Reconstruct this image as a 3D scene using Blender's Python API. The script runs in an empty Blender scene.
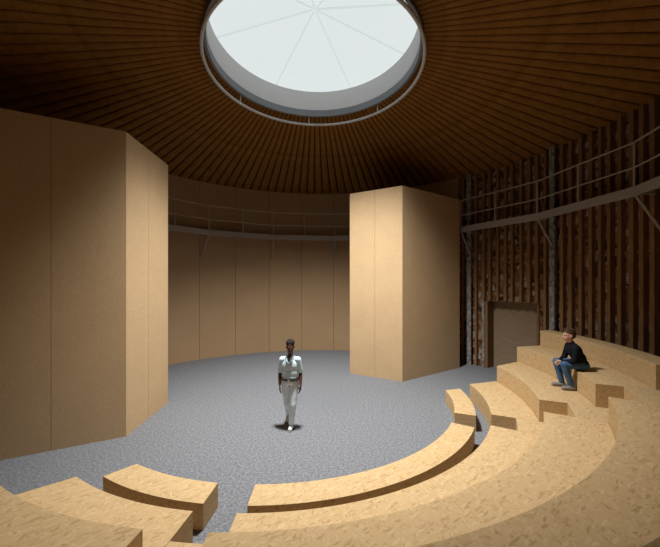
import bpy, bmesh, math, random
from mathutils import Vector, Matrix
random.seed(7)
PI = math.pi
SC = bpy.context.scene
COL = SC.collection
BC = (-0.32, 6.74)            # centre of the round hall
SCEN = (-0.954, 7.827)        # centre of the curved seating
R_WALL = 7.0


def rad(d):
    return d * PI / 180


def roof_z(r):
    return 8.09 - 0.19 * r


def bpt(r, deg, z=0.0):
    return Vector((BC[0] + r * math.cos(rad(deg)), BC[1] + r * math.sin(rad(deg)), z))


def spt(r, deg, z=0.0):
    return Vector((SCEN[0] + r * math.cos(rad(deg)), SCEN[1] + r * math.sin(rad(deg)), z))


# ------------------------------------------------------------------ materials
def new_mat(name, rough=0.8, spec=0.15):
    m = bpy.data.materials.new(name)
    m.use_nodes = True
    nt = m.node_tree
    b = nt.nodes['Principled BSDF']
    b.inputs['Roughness'].default_value = rough
    b.inputs['Specular IOR Level'].default_value = spec
    return m, nt, b


def N(nt, kind, **kw):
    n = nt.nodes.new(kind)
    for k, v in kw.items():
        setattr(n, k, v)
    return n


def coords(nt, scale=(1, 1, 1), rot=(0, 0, 0), src='Object'):
    tc = N(nt, 'ShaderNodeTexCoord')
    mp = N(nt, 'ShaderNodeMapping')
    mp.inputs['Scale'].default_value = scale
    mp.inputs['Rotation'].default_value = rot
    nt.links.new(tc.outputs[src], mp.inputs['Vector'])
    return mp.outputs['Vector']


def ramp(nt, fac, stops):
    r = N(nt, 'ShaderNodeValToRGB')
    e = r.color_ramp.elements
    while len(e) < len(stops):
        e.new(0.5)
    for i, (p, c) in enumerate(stops):
        e[i].position = p
        e[i].color = (*c, 1)
    nt.links.new(fac, r.inputs['Fac'])
    return r.outputs['Color']


def mixc(nt, fac, a, b, blend='MIX'):
    mx = N(nt, 'ShaderNodeMix', data_type='RGBA', blend_type=blend)
    if isinstance(fac, float):
        mx.inputs['Factor'].default_value = fac
    else:
        nt.links.new(fac, mx.inputs['Factor'])
    for s, v in (('A', a), ('B', b)):
        i = [q for q in mx.inputs if q.name == s and q.type == 'RGBA'][0]
        if isinstance(v, tuple):
            i.default_value = (*v, 1)
        else:
            nt.links.new(v, i)
    return [q for q in mx.outputs if q.type == 'RGBA'][0]


def bump(nt, bsdf, height, strength=0.3, dist=0.01):
    bp = N(nt, 'ShaderNodeBump')
    bp.inputs['Strength'].default_value = strength
    bp.inputs['Distance'].default_value = dist
    nt.links.new(height, bp.inputs['Height'])
    nt.links.new(bp.outputs['Normal'], bsdf.inputs['Normal'])


def noise(nt, vec, scale, detail=3.0, rough=0.6):
    n = N(nt, 'ShaderNodeTexNoise')
    n.inputs['Scale'].default_value = scale
    n.inputs['Detail'].default_value = detail
    n.inputs['Roughness'].default_value = rough
    nt.links.new(vec, n.inputs['Vector'])
    return n.outputs['Fac']


def plain(name, c, rough=0.7, spec=0.2, var=0.12, scale=20, metal=0.0):
    m, nt, b = new_mat(name, rough, spec)
    b.inputs['Metallic'].default_value = metal
    v = coords(nt)
    f = noise(nt, v, scale)
    col = ramp(nt, f, [(0.3, tuple(x * (1 - var) for x in c)), (0.7, tuple(min(1, x * (1 + var)) for x in c))])
    nt.links.new(col, b.inputs['Base Color'])
    return m


def flake_mat(name, base, dark, light):
    """oriented strand board: layers of long chips lying in several directions"""
    m, nt, b = new_mat(name, 0.75, 0.12)
    col = None
    for rot, sc in ((0.4, (15, 58, 40)), (1.5, (18, 68, 40)), (2.5, (14, 54, 40))):
        tc = N(nt, 'ShaderNodeTexCoord')
        warp = N(nt, 'ShaderNodeTexNoise')
        warp.inputs['Scale'].default_value = 3.0
        nt.links.new(tc.outputs['Object'], warp.inputs['Vector'])
        add = N(nt, 'ShaderNodeVectorMath', operation='MULTIPLY_ADD')
        nt.links.new(warp.outputs['Color'], add.inputs[0])
        add.inputs[1].default_value = (0.05, 0.05, 0.05)
        nt.links.new(tc.outputs['Object'], add.inputs[2])
        turn = N(nt, 'ShaderNodeMapping')
        turn.inputs['Rotation'].default_value = (0, 0, rot)
        nt.links.new(add.outputs[0], turn.inputs['Vector'])
        mp = N(nt, 'ShaderNodeMapping')
        mp.inputs['Scale'].default_value = sc
        nt.links.new(turn.outputs['Vector'], mp.inputs['Vector'])
        vo = N(nt, 'ShaderNodeTexVoronoi')
        vo.inputs['Scale'].default_value = 1.0
        nt.links.new(mp.outputs['Vector'], vo.inputs['Vector'])
        sep = N(nt, 'ShaderNodeSeparateColor')
        nt.links.new(vo.outputs['Color'], sep.inputs['Color'])
        c = ramp(nt, sep.outputs['Red'], [(0.0, dark), (0.06, dark), (0.2, base), (0.7, base), (1.0, light)])
        if col is None:
            col = c
        else:
            g = ramp(nt, sep.outputs['Green'], [(0.45, (0, 0, 0)), (0.55, (1, 1, 1))])
            col = mixc(nt, g, col, c)
    nt.links.new(col, b.inputs['Base Color'])
    return m


def fine_board(name, a, bb, sc=60):
    m, nt, b = new_mat(name, 0.85, 0.08)
    v = coords(nt)
    f = noise(nt, v, sc, 4, 0.75)
    g = noise(nt, v, 1.2, 2)
    c = ramp(nt, f, [(0.25, a), (0.75, bb)])
    c2 = ramp(nt, g, [(0.3, (0.96, 0.96, 0.96)), (0.7, (1.03, 1.03, 1.02))])
    nt.links.new(mixc(nt, 1.0, c, c2, 'MULTIPLY'), b.inputs['Base Color'])
    return m


M = {}
M['osb'] = flake_mat('osb_flakes', (0.525, 0.36, 0.185), (0.415, 0.275, 0.13), (0.60, 0.43, 0.235))
M['board'] = fine_board('tan_fibre_board', (0.37, 0.245, 0.13), (0.62, 0.44, 0.26))
M['lining'] = fine_board('brown_lining_board', (0.32, 0.205, 0.112), (0.455, 0.305, 0.175))


def carpet():
    m, nt, b = new_mat('grey_speckled_floor', 0.95, 0.05)
    v = coords(nt)
    f = noise(nt, v, 26, 5, 0.85)
    c = ramp(nt, f, [(0.32, (0.075, 0.077, 0.086)), (0.5, (0.165, 0.169, 0.182)), (0.68, (0.30, 0.306, 0.32))])
    nt.links.new(c, b.inputs['Base Color'])
    bump(nt, b, f, 0.25, 0.01)
    return m


M['carpet'] = carpet()


def rubble():
    m, nt, b = new_mat('rubble_masonry', 0.95, 0.05)
    v = coords(nt, (1, 1, 1))
    vo = N(nt, 'ShaderNodeTexVoronoi')
    vo.inputs['Scale'].default_value = 7
    nt.links.new(v, vo.inputs['Vector'])
    sep = N(nt, 'ShaderNodeSeparateColor')
    nt.links.new(vo.outputs['Color'], sep.inputs['Color'])
    c = ramp(nt, sep.outputs['Red'], [(0.0, (0.06, 0.035, 0.02)), (0.40, (0.24, 0.13, 0.068)),
                                      (0.80, (0.36, 0.22, 0.125)), (0.93, (0.46, 0.42, 0.38))])
    f = noise(nt, v, 16, 5, 0.7)
    c2 = ramp(nt, f, [(0.3, (0.35, 0.33, 0.32)), (0.7, (1.15, 1.1, 1.05))])
    nt.links.new(mixc(nt, 1.0, c, c2, 'MULTIPLY'), b.inputs['Base Color'])
    bump(nt, b, vo.outputs['Distance'], 0.8, 0.05)
    return m


M['rubble'] = rubble()


def wood(name, a, bb, sc=(20, 20, 1.2)):
    m, nt, b = new_mat(name, 0.75, 0.12)
    v = coords(nt, sc)
    f = noise(nt, v, 2.0, 4, 0.65)
    nt.links.new(ramp(nt, f, [(0.3, a), (0.7, bb)]), b.inputs['Base Color'])
    return m


M['batten'] = wood('batten_timber', (0.17, 0.088, 0.038), (0.30, 0.165, 0.075))
M['roofwood'] = wood('roof_timber', (0.185, 0.082, 0.017), (0.285, 0.134, 0.032), (3, 3, 3))
M['roofdark'] = plain('roof_dark_deck', (0.035, 0.018, 0.008), 0.95, 0.05)
M['door'] = wood('door_boards', (0.24, 0.165, 0.105), (0.31, 0.22, 0.14), (1.2, 1.2, 14))
M['jamb'] = wood('jamb_timber', (0.16, 0.085, 0.042), (0.23, 0.13, 0.066))
M['catwalk'] = plain('catwalk_steel', (0.30, 0.265, 0.235), 0.6, 0.3, 0.08)
M['rail'] = plain('rail_steel', (0.33, 0.28, 0.23), 0.55, 0.3, 0.06)
M['ring'] = plain('ring_steel', (0.52, 0.53, 0.53), 0.45, 0.4, 0.05)
M['drum'] = plain('drum_white_paint', (0.66, 0.66, 0.67), 0.8, 0.1, 0.02, 2)
M['lip'] = plain('drum_lip_grey', (0.23, 0.25, 0.27), 0.7, 0.2, 0.05, 3)



def post_mat():
    m, nt, b = new_mat('mottled_post', 0.9, 0.1)
    v = coords(nt, (1, 1, 0.6))
    f = noise(nt, v, 14, 4, 0.7)
    nt.links.new(ramp(nt, f, [(0.36, (0.10, 0.085, 0.075)), (0.5, (0.22, 0.205, 0.19)), (0.64, (0.36, 0.355, 0.35))]),
                 b.inputs['Base Color'])
    return m


M['post'] = post_mat()


def glass():
    m = bpy.data.materials.new('skylight_glass')
    m.use_nodes = True
    nt = m.node_tree
    nt.nodes.clear()
    o = N(nt, 'ShaderNodeOutputMaterial')
    t = N(nt, 'ShaderNodeBsdfTransparent')
    t.inputs['Color'].default_value = (0.97, 0.985, 0.985, 1)
    g = N(nt, 'ShaderNodeBsdfGlossy')
    g.inputs['Roughness'].default_value = 0.1
    mx = N(nt, 'ShaderNodeMixShader')
    mx.inputs[0].default_value = 0.03
    nt.links.new(t.outputs[0], mx.inputs[1])
    nt.links.new(g.outputs[0], mx.inputs[2])
    nt.links.new(mx.outputs[0], o.inputs['Surface'])
    return m


M['glass'] = glass()


def joint():
    m = bpy.data.materials.new('clear_sealant_joint')
    m.use_nodes = True
    nt = m.node_tree
    nt.nodes.clear()
    o = N(nt, 'ShaderNodeOutputMaterial')
    t = N(nt, 'ShaderNodeBsdfTransparent')
    t.inputs['Color'].default_value = (0.93, 0.95, 0.945, 1)
    nt.links.new(t.outputs[0], o.inputs['Surface'])
    return m


M['seam'] = joint()


# ------------------------------------------------------------------ object helpers
def link(o, parent=None):
    COL.objects.link(o)
    if parent is not None:
        o.parent = parent
    return o


def tag(o, label, cat, group=None):
    o['label'] = label
    o['category'] = cat
    if group:
        o['group'] = group
    return o


def struct(o):
    o['kind'] = 'structure'
    return o


def thing(name, label, cat, loc, group=None, rz=0.0):
    o = bpy.data.objects.new(name, None)
    o.empty_display_size = 0.1
    link(o)
    o.location = loc
    o.rotation_euler = (0, 0, rz)
    return tag(o, label, cat, group)


class MB:
    """collects shapes given in world coordinates, then links them as ONE mesh"""

    def __init__(s):
        s.v = []
        s.f = []

    def add(s, vs, fs):
        k = len(s.v)
        s.v += [Vector(q) for q in vs]
        s.f += [tuple(i + k for i in q) for q in fs]
        return s

    def prism(s, poly, z0, z1):
        n = len(poly)
        vs = [(p[0], p[1], z0) for p in poly] + [(p[0], p[1], z1) for p in poly]
        fs = [tuple(range(n))[::-1], tuple(range(n, 2 * n))]
        fs += [(i, (i + 1) % n, (i + 1) % n + n, i + n) for i in range(n)]
        return s.add(vs, fs)

    def arc(s, fn, r0, r1, a0, a1, z0, z1, step=1.5, a0o=None, a1o=None, z0o=None, z1o=None):
        """curved block; a0o/a1o are the end angles at the outer radius"""
        a0o = a0 if a0o is None else a0o
        a1o = a1 if a1o is None else a1o
        z0o = z0 if z0o is None else z0o
        z1o = z1 if z1o is None else z1o
        n = max(2, int(abs(a1 - a0) / step) + 1)
        vs, fs = [], []
        for i in range(n + 1):
            t = i / n
            ai, ao = a0 + (a1 - a0) * t, a0o + (a1o - a0o) * t
            vs += [fn(r0, ai, z0), fn(r1, ao, z0o), fn(r1, ao, z1o), fn(r0, ai, z1)]
        for i in range(n):
            k = 4 * i
            for j in range(4):
                fs.append((k + j, k + (j + 1) % 4, k + 4 + (j + 1) % 4, k + 4 + j))
        fs.append((0, 3, 2, 1))
        fs.append((4 * n, 4 * n + 1, 4 * n + 2, 4 * n + 3))
        return s.add(vs, fs)

    def tube(s, pts, r, seg=8, closed=False):
        pts = [Vector(p) for p in pts]
        n = len(pts)
        vs, fs = [], []
        for i, p in enumerate(pts):
            if closed:
                d = pts[(i + 1) % n] - pts[i - 1]
            else:
                d = pts[min(i + 1, n - 1)] - pts[max(i - 1, 0)]
            d.normalize()
            up = Vector((0, 0, 1)) if abs(d.z) < 0.95 else Vector((1, 0, 0))
            x = d.cross(up).normalized()
            y = x.cross(d).normalized()
            for j in range(seg):
                a = 2 * PI * j / seg
                vs.append(p + x * (r * math.cos(a)) + y * (r * math.sin(a)))
        m = n if closed else n - 1
        for i in range(m):
            for j in range(seg):
                a, b2 = i * seg + j, i * seg + (j + 1) % seg
                c = ((i + 1) % n) * seg
                fs.append((a, b2, c + (j + 1) % seg, c + j))
        if not closed:
            fs.append(tuple(range(seg))[::-1])
            fs.append(tuple(range((n - 1) * seg, n * seg)))
        return s.add(vs, fs)

    def build(s, name, mat, parent=None, origin=None, bevel=0.0, smooth=False):
        me = bpy.data.meshes.new(name)
        if parent is not None:
            inv = world_of(parent).inverted()
            if origin is None:
                vs = [inv @ q for q in s.v]
                loc = None
            else:
                o2 = inv @ Vector(origin)
                vs = [inv @ q - o2 for q in s.v]
                loc = o2
        else:
            loc = Vector(origin) if origin is not None else Vector((0, 0, 0))
            vs = [q - loc for q in s.v]
        me.from_pydata([tuple(q) for q in vs], [], s.f)
        bm = bmesh.new()
        bm.from_mesh(me)
        bmesh.ops.recalc_face_normals(bm, faces=bm.faces)
        if bevel:
            ed = [e for e in bm.edges if len(e.link_faces) == 2 and e.calc_face_angle(0) > 0.6]
            bmesh.ops.bevel(bm, geom=ed, offset=bevel, segments=2, affect='EDGES', profile=0.5)
        if smooth:
            for f in bm.faces:
                f.smooth = True
        bm.to_mesh(me)
        bm.free()
        me.materials.append(mat)
        o = bpy.data.objects.new(name, me)
        link(o, parent)
        if loc is not None:
            o.location = loc
        return o


def world_of(o):
    m = Matrix.Translation(o.location) @ o.rotation_euler.to_matrix().to_4x4()
    return world_of(o.parent) @ m if o.parent else m


# ------------------------------------------------------------------ the shell
def disc(r, n=96):
    return [(BC[0] + r * math.cos(2 * PI * i / n), BC[1] + r * math.sin(2 * PI * i / n)) for i in range(n)]


fl = struct(MB().prism(disc(7.45), -0.12, 0.0).build('floor', M['carpet']))

ZT = 7.0     # masonry runs up a little past the roof line
DA0, DA1, DZ = 23.0, 36.2, 2.28
wr = MB()
wr.arc(bpt, 7.14, 7.45, -45, DA0, 0, ZT)
wr.arc(bpt, 7.14, 7.45, DA0, DA1, DZ, ZT)
wr.arc(bpt, 7.14, 7.45, DA1, 44, 0, ZT)
wall_right = struct(wr.build('wall_right', M['rubble']))
wall_back = struct(MB().arc(bpt, 7.14, 7.45, 44, 136, 0, ZT).build('wall_back', M['rubble']))
wall_left = struct(MB().arc(bpt, 7.14, 7.45, 136, 225, 0, ZT).build('wall_left', M['rubble']))
wall_front = struct(MB().arc(bpt, 7.14, 7.45, 225, 315, 0, ZT).build('wall_front', M['rubble']))

# brown lining boards, one upright sheet after another
EDGE = 97.4
k = -5
while True:
    a0 = EDGE + 11.25 * k
    a1 = a0 + 11.25
    k += 1
    if a1 > 314:
        break
    a0 = max(a0, 44.3)
    mid = (a0 + a1) / 2
    par = wall_back if mid < 136 else wall_left if mid < 225 else wall_front
    MB().arc(bpt, 7.0, 7.12, a0 + 0.045, a1 - 0.045, 0.002, roof_z(7.0) - 0.01).build('lining_board', M['lining'], par)

# battens over the rubble
a = 43.2
while a > -40:
    in_door = DA0 - 0.6 < a < DA1 + 0.6
    w = 0.042 + random.uniform(-0.007, 0.009)
    off = random.uniform(-0.2, 0.2)
    z0 = DZ + 0.03 if in_door else 0.002
    rr = random.uniform(7.0, 7.03)
    h = math.degrees(w / 7.0)
    MB().arc(bpt, rr, 7.138, a + off - h, a + off + h, z0, roof_z(7.03) - 0.02, 0.6).build('batten', M['batten'], wall_right)
    a -= 2.02
# laths seen behind the battens
for z in (0.9, 3.55, 5.9):
    for b0, b1 in ((-40, DA0 - 0.6), (DA1 + 0.6, 43.5)) if z < DZ else ((-40, 43.5),):
        MB().arc(bpt, 7.105, 7.139, b0, b1, z, z + 0.07).build('lath', M['batten'], wall_right)

# recessed door
door = struct(MB().arc(bpt, 7.41, 7.449, DA0, DA1, 0, DZ).build('door_1', M['door']))
fr = MB()
fr.arc(bpt, 7.0, 7.405, DA1 - 0.5, DA1 + 0.35, 0.002, DZ, 0.6)
fr.build('door_jamb', M['jamb'], door)
fr = MB()
fr.arc(bpt, 7.10, 7.405, DA0 - 0.25, DA0 + 0.25, 0.002, DZ, 0.6)
fr.build('door_jamb', M['jamb'], door)
MB().arc(bpt, 7.10, 7.405, DA0 - 0.25, DA1 + 0.3, DZ, DZ + 0.03).build('door_head', M['jamb'], door)

# slim mottled posts against the battens
for deg, lab in ((40.9, 'slim mottled grey post beside the dark gap at the right-hand tan box'),
                 (18.7, 'slim mottled grey post to the right of the recessed door, behind the seated man')):
    h = 0.62
    p = MB().arc(bpt, 6.93, 6.998, deg - h, deg + h, 0.0, roof_z(6.95) - 0.02, 0.5)
    tag(p.build('wall_post', M['post'], origin=bpt(6.96, deg)), lab, 'post', 'mottled posts on the batten wall')
# weathered edge strip along the far door jamb
MB().arc(bpt, 6.97, 7.019, DA1 + 0.36, DA1 + 1.0, 0.002, DZ + 0.05, 0.4).build('weathered_edge', M['post'], door)

# ------------------------------------------------------------------ roof
NR = 130
rf = MB()
n = NR
vs, fs = [], []
for i in range(n):
    a = 360.0 * i / n
    for r, dz in ((2.2, 0.10), (7.46, 0.10), (7.46, 0.25), (2.2, 0.25)):
        vs.append(bpt(r, a, roof_z(r) + dz))
for i in range(n):
    q = (i + 1) % n
    for j in range(4):
        fs.append((4 * i + j, 4 * i + (j + 1) % 4, 4 * q + (j + 1) % 4, 4 * q + j))
rf.add(vs, fs)
ceiling = struct(rf.build('ceiling', M['roofdark']))

# one tapering board, copied round
pb = MB()
half = 180.0 / NR * 0.86
NSEG = 6
PROF = [(-1, 0.030), (-0.86, 0.006), (-0.5, -0.014), (0.0, -0.020), (0.5, -0.014), (0.86, 0.006), (1, 0.030), (1, 0.11), (-1, 0.11)]
NP = len(PROF)
vs, fs = [], []
for i in range(NSEG + 1):
    r = 2.19 + (7.12 - 2.19) * i / NSEG
    for x, dz in PROF:
        k_ = (0.35 + 0.65 * r / 7) if dz < 0.1 else 1
        vs.append(Vector((r * math.cos(rad(half * x)), r * math.sin(rad(half * x)), roof_z(r) + dz * k_)))
for i in range(NSEG):
    for j in range(NP):
        fs.append((NP * i + j, NP * i + (j + 1) % NP, NP * i + NP + (j + 1) % NP, NP * i + NP + j))
fs += [tuple(range(NP)), tuple(range(NP * NSEG, NP * NSEG + NP))[::-1]]
pb.add(vs, fs)
board = pb.build('roof_board', M['roofwood'], ceiling)
board.location = (BC[0], BC[1], 0)
board.rotation_euler = (0, 0, 0)
# boards in view first; the few straight over the camera are one extra part
behind = []
for i in range(1, NR):
    a = 360.0 * i / NR
    da = abs((a - 272.7 + 180) % 360 - 180)
    if da < 42:
        behind.append(a)
        continue
    c = board.copy()
    link(c, ceiling)
    c.rotation_euler = (0, 0, rad(a))
rest = MB()
for a in behind:
    m = Matrix.Translation((BC[0], BC[1], 0)) @ Matrix.Rotation(rad(a), 4, 'Z')
    rest.add([m @ v for v in vs], fs)
ro = rest.build('roof_boards', M['roofwood'], ceiling)
ro['kind'] = 'stuff'

# oculus drum
DR = 2.15
dm = MB().arc(bpt, DR, DR + 0.05, 0, 360, 7.73, 8.20, 3)
drum = struct(dm.build('trim_1', M['drum'], smooth=False))
lip = MB().arc(bpt, DR + 0.002, DR + 0.06, 0, 360, 7.565, 7.728, 3)
lip.build('drum_lip', M['lip'], drum)

# glazed skylight cone
SEAMS = [18.7, 66, 121.6, 175, 222, 262, 302, 342]
apex = Vector((BC[0], BC[1], 8.72))
frame = MB().arc(bpt, DR + 0.0, DR + 0.12, 0, 360, 8.201, 8.24, 3)
win = struct(frame.build('window_1', M['drum']))
for i, a0 in enumerate(SEAMS):
    a1 = SEAMS[(i + 1) % len(SEAMS)]
    if a1 < a0:
        a1 += 360
    m = 10
    vs = [apex] + [bpt(DR + 0.08, a0 + (a1 - a0) * j / m, 8.245) for j in range(m + 1)]
    fs = [(0, j + 1, j + 2) for j in range(m)]
    up = Vector((0, 0, 0.012))
    vs2 = vs + [v + up for v in vs]
    q = len(vs)
    f2 = fs + [tuple(x + q for x in f)[::-1] for f in fs]
    ring = list(range(q))
    f2 += [(ring[j], ring[(j + 1) % q], ring[(j + 1) % q] + q, ring[j] + q) for j in range(q)]
    MB().add(vs2, f2).build('glass_pane', M['glass'], win)
    MB().tube([(apex + Vector((0, 0, -0.018))).lerp(bpt(DR + 0.02, a0, 8.245), 0.022), bpt(DR + 0.02, a0, 8.245)], 0.016, 6).build('glazing_bar', M['seam'], win)

# ring rail hung below the oculus
rr = thing('ring_rail', 'pale grey steel ring hanging on short rods below the round skylight', 'ring rail', bpt(0, 0, 7.36))
MB().tube([bpt(2.235, 360 * i / 96, 7.36) for i in range(96)], 0.032, 8, True).build('ring', M['ring'], rr, smooth=True)
for i in range(7):
    a = 45.5 + 360 / 7 * i
    MB().tube([bpt(2.245, a, 7.37), bpt(2.235, a, 7.69)], 0.015, 6).build('hanger', M['ring'], rr)

# ------------------------------------------------------------------ panelled boxes
def panel_box(label, corner, ends, others, cuts, flip):
    """corner = the edge nearest the camera; ends = the two far ends of its faces"""
    H = 5.76
    t = thing('panel_box', label, 'stage box', (corner[0], corner[1], 0), 'panelled boxes beside the stage')
    T = 0.06
    core_poly = [Vector((*corner, 0)), Vector((*ends[0], 0)), *[Vector((*o, 0)) for o in others], Vector((*ends[1], 0))]
    cen = sum(core_poly, Vector()) / len(core_poly)
    n = len(core_poly)
    # panels on every face
    for i in range(n):
        p, q = core_poly[i], core_poly[(i + 1) % n]
        d = (q - p)
        L = d.length
        d.normalize()
        nrm = Vector((d.y, -d.x, 0))
        if nrm.dot(cen - p) < 0:
            nrm = -nrm
        if i == 0:
            cs = cuts[0]
        elif i == n - 1:
            cs = [L - c for c in reversed(cuts[1])]
        else:
            m = max(1, round(L / 1.1))
            cs = [L * j / m for j in range(1, m)]
        ss = [0.0] + cs + [L]
        for j in range(len(ss) - 1):
            g = 0.003
            e0 = ss[j] + (g if j else 0.002)
            e1 = ss[j + 1] - (g if j < len(ss) - 2 else 0.002)
            i0 = T * 0.6 if j == 0 else 0
            i1 = T * 0.6 if j == len(ss) - 2 else 0
            a, b = p + d * e0, p + d * e1
            MB().prism([a, b, b + nrm * T - d * i1, a + nrm * T + d * i0], 0.0, H).build('panel', M['board'], t)
    ins = [p + (cen - p).normalized() * 0.13 for p in core_poly]
    MB().prism(ins, 0.0, H - 0.06).build('core', M['jamb'], t)
    return t


lb_c, lb_r, lb_l = (-3.854, 6.008), (-3.93, 7.717), (-6.33, 4.70)
panel_box('tall tan panelled box at the left side of the stage, cut by the picture edge', lb_c, (lb_r, lb_l),
          [(-6.35, 8.37)], ([0.81], [1.095, 2.1]), False)
rb_c, rb_l, rb_r = (2.128, 9.334), (0.636, 10.21), (4.446, 10.90)
panel_box('tall tan panelled box standing free to the right of the stage', rb_c, (rb_l, rb_r),
          [(1.36, 12.83)], ([0.87], [1.04, 2.02]), True)

# ------------------------------------------------------------------ catwalks
def catwalk(label, angs, bracket_at, a_start, a_end):
    """angs: azimuth of every post in order; the deck edge is straight between bracket posts"""
    RI = 6.5
    t = thing('catwalk', label, 'catwalk', bpt(RI, angs[len(angs) // 2], 4.66), 'catwalks round the hall')
    corner = [a for a in angs if a in bracket_at]

    def inner(a, z, dr=0.0):
        c = sorted(bracket_at)
        lo = max([q for q in c if q <= a + 1e-6])
        hi = min([q for q in c if q > a - 1e-6] + [lo + 22]) if a > lo + 1e-6 else lo + 22
        p0, p1 = bpt(RI - dr, lo, z), bpt(RI - dr, hi, z)
        # intersection of the chord with the azimuth
        u = math.tan(rad(a - (lo + hi) / 2)) / math.tan(rad((hi - lo) / 2))
        return p0 + (p1 - p0) * (u + 1) / 2

    samples = sorted(set(list(angs) + [a_start, a_end] + [q for q in bracket_at if a_start < q < a_end]))
    fine = []
    for i in range(len(samples) - 1):
        for j in range(4):
            fine.append(samples[i] + (samples[i + 1] - samples[i]) * j / 4)
    fine.append(samples[-1])
    # deck
    vs, fs = [], []
    for a in fine:
        p = inner(a, 0)
        w = bpt(6.92, a, 0)
        d = (w - p).normalized() * 0.032
        p = p + d
        vs += [(p.x, p.y, 4.79), (w.x, w.y, 4.79), (w.x, w.y, 4.845), (p.x, p.y, 4.845)]
    m = len(fine)
    for i in range(m - 1):
        for j in range(4):
            fs.append((4 * i + j, 4 * i + (j + 1) % 4, 4 * i + 4 + (j + 1) % 4, 4 * i + 4 + j))
    fs += [(0, 3, 2, 1), (4 * m - 4, 4 * m - 3, 4 * m - 2, 4 * m - 1)]
    MB().add(vs, fs).build('deck', M['catwalk'], t)
    # fascia beam
    vs = []
    for a in fine:
        p = inner(a, 0)
        w = bpt(7.0, a, 0)
        q = p + (w - p).normalized() * 0.03
        vs += [(p.x, p.y, 4.66), (q.x, q.y, 4.66), (q.x, q.y, 4.86), (p.x, p.y, 4.86)]
    MB().add(vs, fs).build('fascia', M['catwalk'], t)
    for nm, z, r in (('top_rail', 5.76, 0.021), ('mid_rail', 5.25, 0.018)):
        MB().tube([inner(a, z, -0.015) for a in samples], r, 8).build(nm, M['rail'], t)
    for a in angs:
        MB().tube([inner(a, 4.86, -0.015), inner(a, 5.76, -0.015)], 0.022, 8).build('post', M['rail'], t)
        if a in bracket_at:
            b = MB()
            b.tube([inner(a, 4.67, -0.05), bpt(6.97, a - 1.0 if a < 60 else a + 1.0 if a > 120 else a, 3.9)], 0.028, 6)
            b.tube([inner(a, 4.72, -0.03), bpt(6.92, a, 4.72)], 0.028, 6)
            b.build('bracket', M['rail'], t)
    return t


A0 = 41.6
vert = [A0 + 22 * i for i in range(-5, 8)]
catwalk('grey steel catwalk with railing crossing the back wall between the two boxes',
        [A0 + 11 * i for i in range(4, 12)], vert, 77.5, 162)
catwalk('grey steel catwalk with railing along the batten wall above the seated man',
        [A0 - 11 * i for i in range(6, -1, -1)], vert, A0 - 72, A0)

# ------------------------------------------------------------------ seating
def block(name, label, cat, r0, r1, a0, a1, z, a0o=None, a1o=None, group=None):
    mid = spt((r0 + r1) / 2, (a0 + a1) / 2)
    b = MB().arc(spt, r0, r1, a0, a1, 0.0, z, 1.0, a0o, a1o)
    return tag(b.build(name, M['osb'], origin=mid, bevel=0.004), label, cat, group)


g = 0.004
r1, r1o, r2, r3, r4, r5 = 3.741, 4.136, 4.391, 5.162, 5.968, 6.735
z1, z2, z3, z4, z5 = 0.315, 0.414, 0.811, 1.20, 1.60
GB = 'curved front benches'
block('curved_bench', 'short curved low bench at the right end of the front row', 'bench', r1, r1o, -23.3, -2.4, z1, -23.2, -0.5, GB)
block('curved_bench', 'long curved low bench sweeping along the front of the middle seating', 'bench', r1, r1o, -90.1, -31.0, z1, -90.1, -31.0, GB)
block('curved_bench', 'short curved low bench alone on the grey floor at the left', 'bench', r1, r1o, -118.9, -97.6, z1, -120.3, -97.4, GB)
GT = 'curved seating tiers'
SECT = [
    ('right-hand', -24.2, [(0.0, 2.6), (2.1, 5.9), (6.2, 7.2), (7.2, 8.2)], 7.12),
    ('middle', -90.7, [(-31, -31)] * 4, 7.58),
    ('left-hand', -97.1, [(-121.6, -124.6), (-124.8, -126.5), (-126.6, -127.5), (-127.6, -128)], 7.15),
]
LAB = {
    ('right-hand', 0): 'lowest light tan strand-board tier right of the aisle, behind the short right bench',
    ('right-hand', 1): 'strand-board tier under the seated man\'s grey shoes',
    ('right-hand', 2): 'strand-board tier the seated man sits on',
    ('right-hand', 3): 'top strand-board tier behind the seated man, against the batten wall',
    ('middle', 0): 'lowest broad strand-board tier just behind the long front bench',
    ('middle', 1): 'second strand-board tier of the middle seating, ending in a corner at the right aisle',
    ('middle', 2): 'wide dim strand-board tier filling the lower right corner of the picture',
    ('middle', 3): 'topmost strand-board tier of the middle seating, at the very bottom right corner',
    ('left-hand', 0): 'lowest strand-board tier at lower left, behind the short left bench',
    ('left-hand', 1): 'second strand-board tier in the bottom left corner of the picture',
    ('left-hand', 2): 'third strand-board tier of the left seating, below the picture\'s left corner',
    ('left-hand', 3): 'topmost strand-board tier of the left seating, below the picture edge',
}
RS = [r2, r3, r4, r5]
ZS = [z2, z3, z4, z5]
for nm, a_al, ends, rout in SECT:
    for i in range(4):
        ri = RS[i]
        ro_ = (RS[i + 1] - g) if i < 3 else rout
        e_in, e_out = ends[i]
        if nm == 'left-hand':
            if i >= 3:
                continue
            block('seating_tier', LAB[(nm, i)], 'seating tier', ri, ro_, e_in, a_al, ZS[i], e_out, a_al, GT)
        else:
            block('seating_tier', LAB[(nm, i)], 'seating tier', ri, ro_, a_al, e_in, ZS[i], a_al, e_out, GT)
for lab, b0, b1 in (('right', -30.96, -24.24), ('left', -97.06, -90.74)):
    for i, (ra, rb, z, w) in enumerate(((4.80, 5.576, z2, 'lowest'), (5.58, 6.336, z3, 'second'), (6.34, 7.1, z4, 'topmost'))):
        block('aisle_step', '%s strand-board step in the narrow aisle at the %s of the middle seating' % (w, lab), 'step',
              ra, rb, b0, b1, z, group='aisle steps')

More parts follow.
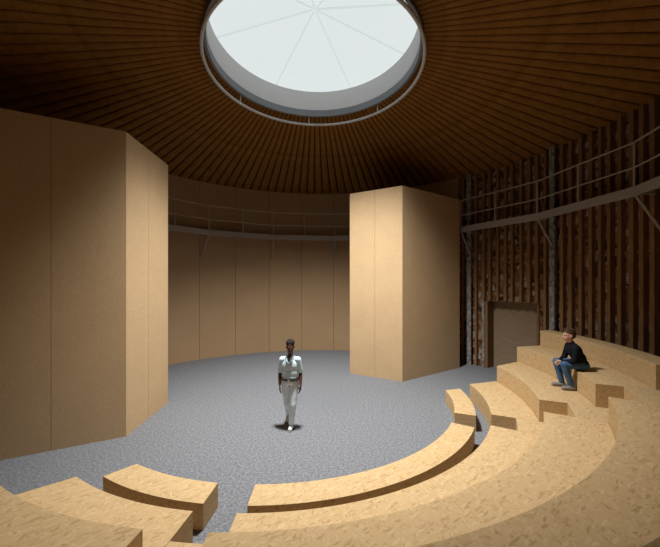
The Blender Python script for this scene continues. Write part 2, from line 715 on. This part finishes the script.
# ------------------------------------------------------------------ people
class Organic:
    def __init__(s):
        s.v = []
        s.f = []

    def cap(s, a, b, ra, rb, seg=16, sx=1.0, side=None):
        """tapered capsule; sx flattens it across 'side'"""
        a, b = Vector(a), Vector(b)
        d = (b - a)
        L = d.length
        if L < 1e-6:
            d = Vector((0, 0, 1))
        d.normalize()
        sd = Vector(side) if side is not None else (Vector((1, 0, 0)) if abs(d.x) < 0.8 else Vector((0, 1, 0)))
        y = d.cross(sd).normalized()
        x = y.cross(d).normalized()
        rings = []
        for i in range(1, 5):
            t = PI / 2 * (1 - i / 4.0)
            rings.append((a - d * (ra * math.sin(t)), ra * math.cos(t)))
        for i in range(0, 4):
            t = PI / 2 * i / 4.0
            rings.append((b + d * (rb * math.sin(t)), rb * math.cos(t)))
        k = len(s.v)
        s.v.append(a - d * ra)
        for c, r in rings:
            for j in range(seg):
                an = 2 * PI * j / seg
                s.v.append(c + x * (r * math.cos(an)) + y * (r * sx * math.sin(an)))
        s.v.append(b + d * rb)
        e = len(s.v) - 1
        for j in range(seg):
            s.f.append((k, k + 1 + (j + 1) % seg, k + 1 + j))
        for i in range(len(rings) - 1):
            for j in range(seg):
                p = k + 1 + i * seg
                s.f.append((p + j, p + (j + 1) % seg, p + seg + (j + 1) % seg, p + seg + j))
        p = k + 1 + (len(rings) - 1) * seg
        for j in range(seg):
            s.f.append((p + j, p + (j + 1) % seg, e))
        return s

    def ell(s, c, rx, ry, rz, rot=None, nu=20, nv=12):
        c = Vector(c)
        R = rot or Matrix.Identity(3)
        k = len(s.v)
        s.v.append(c + R @ Vector((0, 0, -rz)))
        for i in range(1, nv):
            t = -PI / 2 + PI * i / nv
            for j in range(nu):
                an = 2 * PI * j / nu
                s.v.append(c + R @ Vector((rx * math.cos(t) * math.cos(an), ry * math.cos(t) * math.sin(an), rz * math.sin(t))))
        s.v.append(c + R @ Vector((0, 0, rz)))
        e = len(s.v) - 1
        for j in range(nu):
            s.f.append((k, k + 1 + (j + 1) % nu, k + 1 + j))
        for i in range(nv - 2):
            p = k + 1 + i * nu
            for j in range(nu):
                s.f.append((p + j, p + (j + 1) % nu, p + nu + (j + 1) % nu, p + nu + j))
        p = k + 1 + (nv - 2) * nu
        for j in range(nu):
            s.f.append((p + j, p + (j + 1) % nu, e))
        return s

    def hand(s, w, d, nrm, thumb, curl=0.5, k=1.0, spread=0.10):
        """palm + five unequal bent fingers. d: along the hand, nrm: the way the palm faces, thumb: thumb side"""
        w, d, nrm, thumb = Vector(w), Vector(d).normalized(), Vector(nrm).normalized(), Vector(thumb).normalized()
        nrm = (nrm - d * nrm.dot(d)).normalized()
        thumb = (thumb - d * thumb.dot(d) - nrm * thumb.dot(nrm)).normalized()
        for q in (0.031, 0.0105, -0.0105, -0.030):
            s.cap(w + thumb * q * 0.6 * k, w + d * 0.088 * k + thumb * q * k, 0.016 * k, 0.0125 * k, 10)
        for q, L in ((0.034, 0.92), (0.0115, 1.0), (-0.0115, 0.93), (-0.033, 0.76)):
            p = w + d * 0.090 * k + thumb * q * k
            fd = (d + thumb * (q * spread / 0.03)).normalized()
            ang = 0.0
            r = 0.0092 * k
            for sl, ca in ((0.042, 0.55), (0.028, 0.9), (0.021, 0.6)):
                ang += curl * ca
                dd = fd * math.cos(ang) + nrm * math.sin(ang)
                q2 = p + dd * sl * L * k
                s.cap(p, q2, r, r * 0.9, 8)
                p, r = q2, r * 0.9
        p = w + d * 0.022 * k + thumb * 0.026 * k
        d1 = (d * 0.72 + thumb * 0.62 + nrm * 0.30).normalized()
        q2 = p + d1 * 0.044 * k
        s.cap(p, q2, 0.0145 * k, 0.0105 * k, 8)
        d2 = (d * 0.85 + thumb * 0.30 + nrm * (0.25 + 0.3 * curl)).normalized()
        q3 = q2 + d2 * 0.030 * k
        s.cap(q2, q3, 0.0105 * k, 0.0095 * k, 8)
        s.cap(q3, q3 + (d2 + nrm * 0.2 - thumb * 0.1).normalized() * 0.022 * k, 0.0095 * k, 0.008 * k, 8)
        return s

    def build(s, name, mat, parent=None, voxel=0.008, iters=4, loc=None, rz=0.0, fix=None):
        me = bpy.data.meshes.new(name)
        me.from_pydata([tuple(q) for q in s.v], [], s.f)
        tmp = bpy.data.objects.new(name + '_src', me)
        COL.objects.link(tmp)
        rm = tmp.modifiers.new('r', 'REMESH')
        rm.mode = 'VOXEL'
        rm.voxel_size = voxel
        rm.use_smooth_shade = True
        if iters:
            sm = tmp.modifiers.new('s', 'SMOOTH')
            sm.factor = 0.5
            sm.iterations = iters
        dg = bpy.context.evaluated_depsgraph_get()
        out = bpy.data.meshes.new_from_object(tmp.evaluated_get(dg))
        bpy.data.objects.remove(tmp)
        bpy.data.meshes.remove(me)
        out.name = name
        out.materials.clear()
        out.materials.append(mat)
        for p in out.polygons:
            p.use_smooth = True
        if fix:
            for v in out.vertices:
                v.co = fix(v.co)
        o = bpy.data.objects.new(name, out)
        link(o, parent)
        if loc is not None:
            o.location = loc
            o.rotation_euler = (0, 0, rz)
        return o


def head(b, c, fwd, R, jaw=1.0):
    """head with brow, nose, lips, chin, ears. c = centre between the eyes' height, R: 3x3 local->body (x right, -y forward, z up)"""
    c = Vector(c)

    def P(x, y, z):
        return c + R @ Vector((x, y, z))
    b.ell(P(0, 0.015, 0.035), 0.076, 0.094, 0.090, R)             # cranium
    b.ell(P(0, -0.022, -0.035), 0.062, 0.066, 0.082, R)           # face
    b.ell(P(0, -0.058, -0.092), 0.026 * jaw, 0.022, 0.022, R)     # chin
    b.cap(P(-0.046, 0.0, -0.072), P(0, -0.052, -0.094), 0.020, 0.020)
    b.cap(P(0.046, 0.0, -0.072), P(0, -0.052, -0.094), 0.020, 0.020)
    b.cap(P(-0.036, -0.074, 0.022), P(0.036, -0.074, 0.022), 0.013, 0.013)   # brow
    b.cap(P(0, -0.084, 0.010), P(0, -0.104, -0.030), 0.009, 0.0135)          # nose
    b.ell(P(-0.012, -0.092, -0.034), 0.010, 0.010, 0.008, R)
    b.ell(P(0.012, -0.092, -0.034), 0.010, 0.010, 0.008, R)
    b.cap(P(-0.019, -0.080, -0.058), P(0.019, -0.080, -0.058), 0.0085, 0.0085)
    b.cap(P(-0.016, -0.078, -0.071), P(0.016, -0.078, -0.071), 0.0095, 0.0095)
    for sx in (-1, 1):
        b.ell(P(sx * 0.036, -0.066, -0.028), 0.022, 0.016, 0.018, R)         # cheek
        b.ell(P(sx * 0.078, 0.012, -0.012), 0.010, 0.022, 0.032, R)          # ear
    return P


def face_bits(P, R, parent, skin_dark, iris):
    for sx in (-1, 1):
        e = Organic().ell(P(sx * 0.031, -0.0735, 0.0), 0.0125, 0.010, 0.0085, R, 14, 10)
        raw(e, 'eye', M['eye_white'], parent)
        e = Organic().ell(P(sx * 0.031, -0.0805, 0.0), 0.0062, 0.004, 0.0062, R, 12, 8)
        raw(e, 'iris', iris, parent)
        e = Organic().cap(P(sx * 0.017, -0.088, 0.022), P(sx * 0.046, -0.078, 0.024), 0.0045, 0.0035, 8)
        raw(e, 'eyebrow', M['dark_hair'], parent)
    e = Organic().cap(P(-0.017, -0.087, -0.0645), P(0.017, -0.087, -0.0645), 0.0045, 0.0045, 8)
    raw(e, 'mouth', skin_dark, parent)


def raw(org, name, mat, parent):
    me = bpy.data.meshes.new(name)
    me.from_pydata([tuple(q) for q in org.v], [], org.f)
    for p in me.polygons:
        p.use_smooth = True
    me.materials.append(mat)
    o = bpy.data.objects.new(name, me)
    link(o, parent)
    return o


M['skin_dark'] = plain('skin_deep_brown', (0.105, 0.045, 0.026), 0.55, 0.3, 0.08, 30)
M['skin_pale'] = plain('skin_pale', (0.56, 0.32, 0.235), 0.55, 0.3, 0.06, 30)
M['lip_dark'] = plain('lips_brown', (0.09, 0.035, 0.028), 0.5, 0.3, 0.05)
M['lip_pale'] = plain('lips_pink', (0.36, 0.15, 0.12), 0.5, 0.3, 0.05)
M['eye_white'] = plain('eye_white', (0.6, 0.58, 0.55), 0.3, 0.4, 0.02)
M['iris'] = plain('iris_brown', (0.03, 0.017, 0.01), 0.3, 0.4, 0.02)
M['dark_hair'] = plain('hair_black', (0.012, 0.010, 0.009), 0.75, 0.25, 0.3, 90)
M['brown_hair'] = plain('hair_brown', (0.085, 0.045, 0.024), 0.7, 0.25, 0.3, 90)


def cloth(name, c, amp=0.25, sc=9, fold=0.5):
    m, nt, b = new_mat(name, 0.9, 0.08)
    v = coords(nt, (1, 1, 0.55))
    f = noise(nt, v, sc, 3, 0.55)
    nt.links.new(ramp(nt, f, [(0.3, tuple(x * (1 - amp * 0.5) for x in c)), (0.7, tuple(min(1, x * (1 + amp * 0.5)) for x in c))]),
                 b.inputs['Base Color'])
    bump(nt, b, f, fold, 0.03)
    return m


M['shirt'] = cloth('pale_blue_white_shirt', (0.62, 0.78, 0.90), 0.10)
M['undershirt'] = cloth('grey_undershirt', (0.24, 0.28, 0.34), 0.1)
M['white_trousers'] = cloth('white_trousers', (0.78, 0.90, 0.97), 0.08)
M['belt'] = plain('dark_belt', (0.018, 0.02, 0.024), 0.95, 0.03)
M['buckle'] = plain('buckle_metal', (0.6, 0.6, 0.58), 0.35, 0.5, 0.05, 20, 0.9)
M['white_shoe'] = plain('white_shoe', (0.68, 0.73, 0.74), 0.6, 0.3)
M['sole'] = plain('shoe_sole', (0.33, 0.35, 0.36), 0.8, 0.2)
M['sweater'] = cloth('black_sweater', (0.010, 0.012, 0.016), 0.3)
M['jeans'] = cloth('blue_jeans', (0.060, 0.125, 0.235), 0.5, 12)
M['grey_shoe'] = plain('grey_shoe', (0.24, 0.21, 0.20), 0.8, 0.2)


def rotm(axis, deg):
    return Matrix.Rotation(rad(deg), 3, axis)


# ---- man walking towards the camera (local: -y is forward, x is picture right)
def walking_man():
    loc = Vector((-0.80, 6.37, 0.0))
    rz = rad(-4)
    HR = rotm('Z', 12) @ rotm('X', 10)         # head dipped, turned a little to picture right
    hc = Vector((0.012, -0.035, 1.625))
    b = Organic()
    P = head(b, hc, None, HR)
    b.cap((0.0, 0.012, 1.40), (0.010, -0.012, 1.54), 0.058, 0.054)
    b.ell((0, 0.01, 1.24), 0.155, 0.095, 0.19)
    b.ell((0, 0.0, 1.06), 0.135, 0.088, 0.16)
    b.ell((0, 0.005, 0.93), 0.145, 0.098, 0.11)
    b.cap((-0.15, 0.01, 1.372), (0.15, 0.01, 1.372), 0.047, 0.047)
    # arms (picture left, picture right)
    arms = [((-0.160, 0.01, 1.365), (-0.208, 0.035, 1.10), (-0.205, -0.02, 0.865)),
            ((0.160, 0.01, 1.365), (0.200, 0.045, 1.10), (0.218, -0.035, 0.872))]
    for sh, el, wr_ in arms:
        b.cap(sh, el, 0.048, 0.039)
        b.cap(el, Vector(el).lerp(Vector(wr_), 0.4), 0.037, 0.040)
        b.cap(Vector(el).lerp(Vector(wr_), 0.35), wr_, 0.040, 0.026)
    b.hand(arms[0][2], (0.02, -0.12, -1), (0.95, 0.2, 0), (0.1, -1, 0), 0.42)
    b.hand(arms[1][2], (-0.05, -0.15, -1), (-0.95, 0.2, 0), (-0.1, -1, 0), 0.42)
    # legs: picture-right leg in front carries the weight, picture-left leg trails
    st = [(0.085, 0.0, 0.90), (0.072, -0.075, 0.49), (0.030, -0.03, 0.09)]
    tr = [(-0.085, 0.0, 0.90), (-0.062, 0.02, 0.48), (-0.105, 0.34, 0.165)]
    for hp, kn, an in (st, tr):
        b.cap(hp, kn, 0.080, 0.053)
        b.cap(kn, Vector(kn).lerp(Vector(an), 0.35), 0.051, 0.054)
        b.cap(Vector(kn).lerp(Vector(an), 0.3), an, 0.054, 0.036)
    b.cap((0.030, -0.01, 0.05), (0.030, -0.16, 0.035), 0.034, 0.028)
    b.cap((-0.105, 0.345, 0.125), (-0.108, 0.235, 0.045), 0.032, 0.027)
    body = b.build('person', M['skin_dark'], None, 0.007, 3, loc, rz)
    tag(body, 'man in white trousers and pale shirt walking across the grey floor', 'person')
    face_bits(P, HR, body, M['lip_dark'], M['iris'])
    # hair: close-cropped cap
    h = Organic()
    h.ell(P(0, 0.030, 0.066), 0.084, 0.098, 0.080, HR)
    h.ell(P(0, 0.050, 0.030), 0.082, 0.082, 0.085, HR)
    for i in range(46):
        u, v = random.uniform(0, 2 * PI), random.uniform(0.05, 1.25)
        h.ell(P(0.082 * math.sin(v) * math.cos(u), 0.030 + 0.094 * math.sin(v) * math.sin(u), 0.066 + 0.078 * math.cos(v)),
              0.016, 0.016, 0.016, None, 8, 6)
    h.build('hair', M['dark_hair'], body, 0.007, 2)
    # shirt
    s = Organic()
    s.ell((0, 0.012, 1.245), 0.174, 0.118, 0.180)
    s.ell((0, 0.004, 1.10), 0.168, 0.112, 0.165)
    s.ell((0, 0.004, 1.02), 0.162, 0.115, 0.075)
    s.cap((-0.115, 0.012, 1.368), (0.115, 0.012, 1.368), 0.062, 0.062)
    s.cap((-0.04, 0.012, 1.40), (0.04, 0.012, 1.40), 0.058, 0.058)
    for sh, el, wr_ in arms:
        e = Vector(sh).lerp(Vector(el), 0.82)
        s.cap(sh, e, 0.062, 0.062)
    so = s.build('shirt', M['shirt'], body, 0.008, 4)
    c = MB()
    W = Matrix.Translation(loc) @ Matrix.Rotation(rz, 4, 'Z')
    for sx in (-1, 1):   # open collar leaves
        q = [Vector((sx * 0.004, -0.128, 1.318)), Vector((sx * 0.062, -0.098, 1.372)), Vector((sx * 0.078, 0.0, 1.452)),
             Vector((sx * 0.056, -0.04, 1.465)), Vector((sx * 0.030, -0.082, 1.415))]
        nn = Vector((0, -0.012, 0.004))
        vs_ = [W @ p for p in q] + [W @ (p + nn) for p in q]
        c.add(vs_, [(0, 1, 2, 3, 4), (9, 8, 7, 6, 5)] + [(i, (i + 1) % 5, (i + 1) % 5 + 5, i + 5) for i in range(5)])
    c.build('collar', M['shirt'], so)
    v = Organic()
    v.cap((0, -0.078, 1.395), (0, -0.112, 1.300), 0.036, 0.012, 12, 0.5)
    v.build('undershirt', M['undershirt'], body, 0.006, 2)
    # trousers
    t = Organic()
    t.ell((0, 0.006, 0.93), 0.162, 0.118, 0.085)
    t.cap((-0.06, 0.005, 0.955), (0.06, 0.005, 0.955), 0.092, 0.092)
    for hp, kn, an in (st, tr):
        t.cap(hp, kn, 0.094, 0.070)
        t.cap(kn, Vector(kn).lerp(Vector(an), 0.93), 0.070, 0.058)
    t.build('trousers', M['white_trousers'], body, 0.008, 4)
    bl = MB()
    ring = [W @ Vector((0.173 * math.cos(2 * PI * i / 40), 0.004 + 0.128 * math.sin(2 * PI * i / 40), 0.985)) for i in range(40)]
    bl.tube(ring, 0.018, 8, True)
    bo = bl.build('belt', M['belt'], body)
    MB().prism([W @ Vector(q) for q in ((-0.022, -0.139, 0), (0.022, -0.139, 0), (0.022, -0.149, 0), (-0.022, -0.149, 0))], 0.968, 1.004) \
        .build('buckle', M['buckle'], bo)
    sh = Organic()
    sh.cap((0.030, 0.0, 0.052), (0.030, -0.165, 0.040), 0.046, 0.038)
    sh.cap((0.030, -0.02, 0.060), (0.030, -0.01, 0.10), 0.044, 0.042)
    f = lambda co: Vector((co.x, co.y, max(co.z, 0.004)))
    o = sh.build('shoe', M['white_shoe'], body, 0.007, 3, fix=f)
    MB().prism([W @ Vector((0.030 + 0.047 * math.cos(2 * PI * i / 20), -0.085 + 0.13 * math.sin(2 * PI * i / 20), 0)) for i in range(20)], 0.0, 0.016) \
        .build('sole', M['sole'], o)
    sh = Organic()
    sh.cap((-0.105, 0.355, 0.135), (-0.108, 0.225, 0.046), 0.044, 0.037)
    sh.cap((-0.105, 0.345, 0.15), (-0.105, 0.36, 0.18), 0.042, 0.040)
    sh.build('shoe', M['white_shoe'], body, 0.007, 3, fix=f)


walking_man()


# ---- man sitting on the third tier (local: -y is forward, x is his left... towards the camera)
def sitting_man():
    az = -15.0
    loc = spt(r4, az, z3)
    ang = rad(az) - PI / 2                     # local +y points outwards from the seating centre
    rz = ang
    # local x after rotation: rotate (1,0) by ang -> points towards -90+az.. i.e. his left, the camera side
    SEAT = z4 - z3
    HR = rotm('Z', 6) @ rotm('X', 4)
    hc = Vector((0.0, -0.085, 1.045))
    b = Organic()
    P = head(b, hc, None, HR)
    pel = Vector((0, 0.135, SEAT + 0.115))
    b.cap((0, -0.03, 0.86), (0, -0.075, 0.965), 0.058, 0.054)
    T = rotm('X', 24)
    b.ell((0, 0.015, 0.745), 0.150, 0.098, 0.175, T)
    b.ell((0, 0.085, 0.60), 0.135, 0.095, 0.15, T)
    b.ell(pel, 0.150, 0.115, 0.105)
    b.cap((-0.145, -0.02, 0.835), (0.145, -0.02, 0.835), 0.047, 0.047)
    arms = [((-0.172, -0.02, 0.83), (-0.205, -0.075, 0.585), (-0.045, -0.225, 0.525)),
            ((0.172, -0.02, 0.83), (0.205, -0.075, 0.585), (0.050, -0.215, 0.530))]
    for sh, el, w in arms:
        b.cap(sh, el, 0.047, 0.038)
        b.cap(el, w, 0.040, 0.027)
    b.hand(arms[0][2], (0.45, -0.75, -0.45), (0.75, 0.45, -0.1), (0.2, -0.3, 1), 0.75, 0.95)
    b.hand(arms[1][2], (-0.30, -0.80, -0.45), (-0.75, 0.35, 0.1), (-0.2, -0.3, 1), 0.75, 0.95)
    legs = [((-0.09, 0.12, SEAT + 0.10), (-0.115, -0.25, SEAT + 0.115), (-0.100, -0.16, 0.085)),
            ((0.09, 0.12, SEAT + 0.10), (0.135, -0.215, SEAT + 0.105), (0.125, -0.08, 0.085))]
    for hp, kn, an in legs:
        b.cap(hp, kn, 0.074, 0.052)
        b.cap(kn, Vector(kn).lerp(Vector(an), 0.35), 0.050, 0.052)
        b.cap(Vector(kn).lerp(Vector(an), 0.3), an, 0.052, 0.036)
        b.cap((an[0], an[1] + 0.01, 0.05), (an[0] * 1.1, an[1] - 0.14, 0.038), 0.033, 0.028)
    body = b.build('person', M['skin_pale'], None, 0.007, 3, loc, rz)
    tag(body, 'man in black sweater and blue jeans sitting on a tier with hands clasped', 'person')
    face_bits(P, HR, body, M['lip_pale'], M['iris'])
    h = Organic()
    h.ell(P(0, 0.028, 0.072), 0.086, 0.100, 0.072, HR)
    h.ell(P(0, 0.058, 0.020), 0.083, 0.074, 0.090, HR)
    for i in range(34):
        u, v = random.uniform(0, 2 * PI), random.uniform(0.05, 1.15)
        p = (0.084 * math.sin(v) * math.cos(u), 0.028 + 0.098 * math.sin(v) * math.sin(u), 0.074 + 0.070 * math.cos(v))
        h.cap(P(*p), P(p[0] * 1.05, p[1] - 0.035, p[2] + 0.012), 0.014, 0.008, 8)
    h.build('hair', M['brown_hair'], body, 0.007, 2)
    s = Organic()
    s.ell((0, 0.018, 0.745), 0.176, 0.122, 0.175, T)
    s.ell((0, 0.085, 0.615), 0.162, 0.118, 0.155, T)
    s.ell((0, 0.125, 0.53), 0.160, 0.120, 0.075)
    s.cap((-0.125, -0.02, 0.835), (0.125, -0.02, 0.835), 0.064, 0.064)
    s.cap((0, -0.028, 0.865), (0, -0.05, 0.905), 0.066, 0.064)
    for sh, el, w in arms:
        s.cap(sh, el, 0.061, 0.052)
        s.cap(el, Vector(el).lerp(Vector(w), 0.93), 0.052, 0.038)
    s.build('sweater', M['sweater'], body, 0.008, 4)
    t = Organic()
    t.ell((0, 0.135, SEAT + 0.095), 0.165, 0.128, 0.092)
    for hp, kn, an in legs:
        t.cap(hp, kn, 0.088, 0.070)
        t.cap(kn, Vector(kn).lerp(Vector(an), 0.94), 0.068, 0.052)
    f = lambda co: Vector((co.x, co.y, max(co.z, SEAT + 0.003) if co.y > 0.0 else co.z))
    t.build('jeans', M['jeans'], body, 0.008, 4, fix=f)
    for hp, kn, an in legs:
        sh = Organic()
        x = an[0]
        sh.cap((x, an[1] + 0.025, 0.050), (x * 1.1, an[1] - 0.145, 0.040), 0.046, 0.040)
        sh.cap((x, an[1] + 0.005, 0.055), (x, an[1] + 0.0, 0.115), 0.045, 0.045)
        f2 = lambda co: Vector((co.x, co.y, max(co.z, 0.004)))
        sh.build('shoe', M['grey_shoe'], body, 0.007, 3, fix=f2)
    return body


sitting_man()

# ------------------------------------------------------------------ light
w = bpy.data.worlds.new('sky')
SC.world = w
w.use_nodes = True
bg = w.node_tree.nodes['Background']
bg.inputs['Color'].default_value = (0.765, 0.80, 0.80, 1)
bg.inputs['Strength'].default_value = 1.07

L = bpy.data.lights.new('skylight_beam', 'SPOT')
L.energy = 6900
L.shadow_soft_size = 0.42
L.spot_size = rad(100)
L.spot_blend = 1.0
L.color = (1.0, 0.98, 0.955)
lo = bpy.data.objects.new('skylight_beam', L)
link(lo)
lo.location = (-0.4, 6.1, 8.6)
lo.rotation_euler = (rad(11), rad(-1), 0)

# ------------------------------------------------------------------ camera
cam = bpy.data.cameras.new('camera')
cam.sensor_fit = 'HORIZONTAL'
cam.sensor_width = 36
cam.lens = 318 / 660 * 36
cam.shift_y = 9.5 / 660
cam.clip_start = 0.05
co = bpy.data.objects.new('camera', cam)
link(co)
co.location = (0, 0, 2.9)
co.rotation_euler = (PI / 2, 0, 0)
SC.camera = co

vs_ = SC.view_settings
vs_.view_transform = 'Standard'
vs_.look = 'None'
vs_.exposure = 0.0
vs_.gamma = 1.0
vs_.use_curve_mapping = False
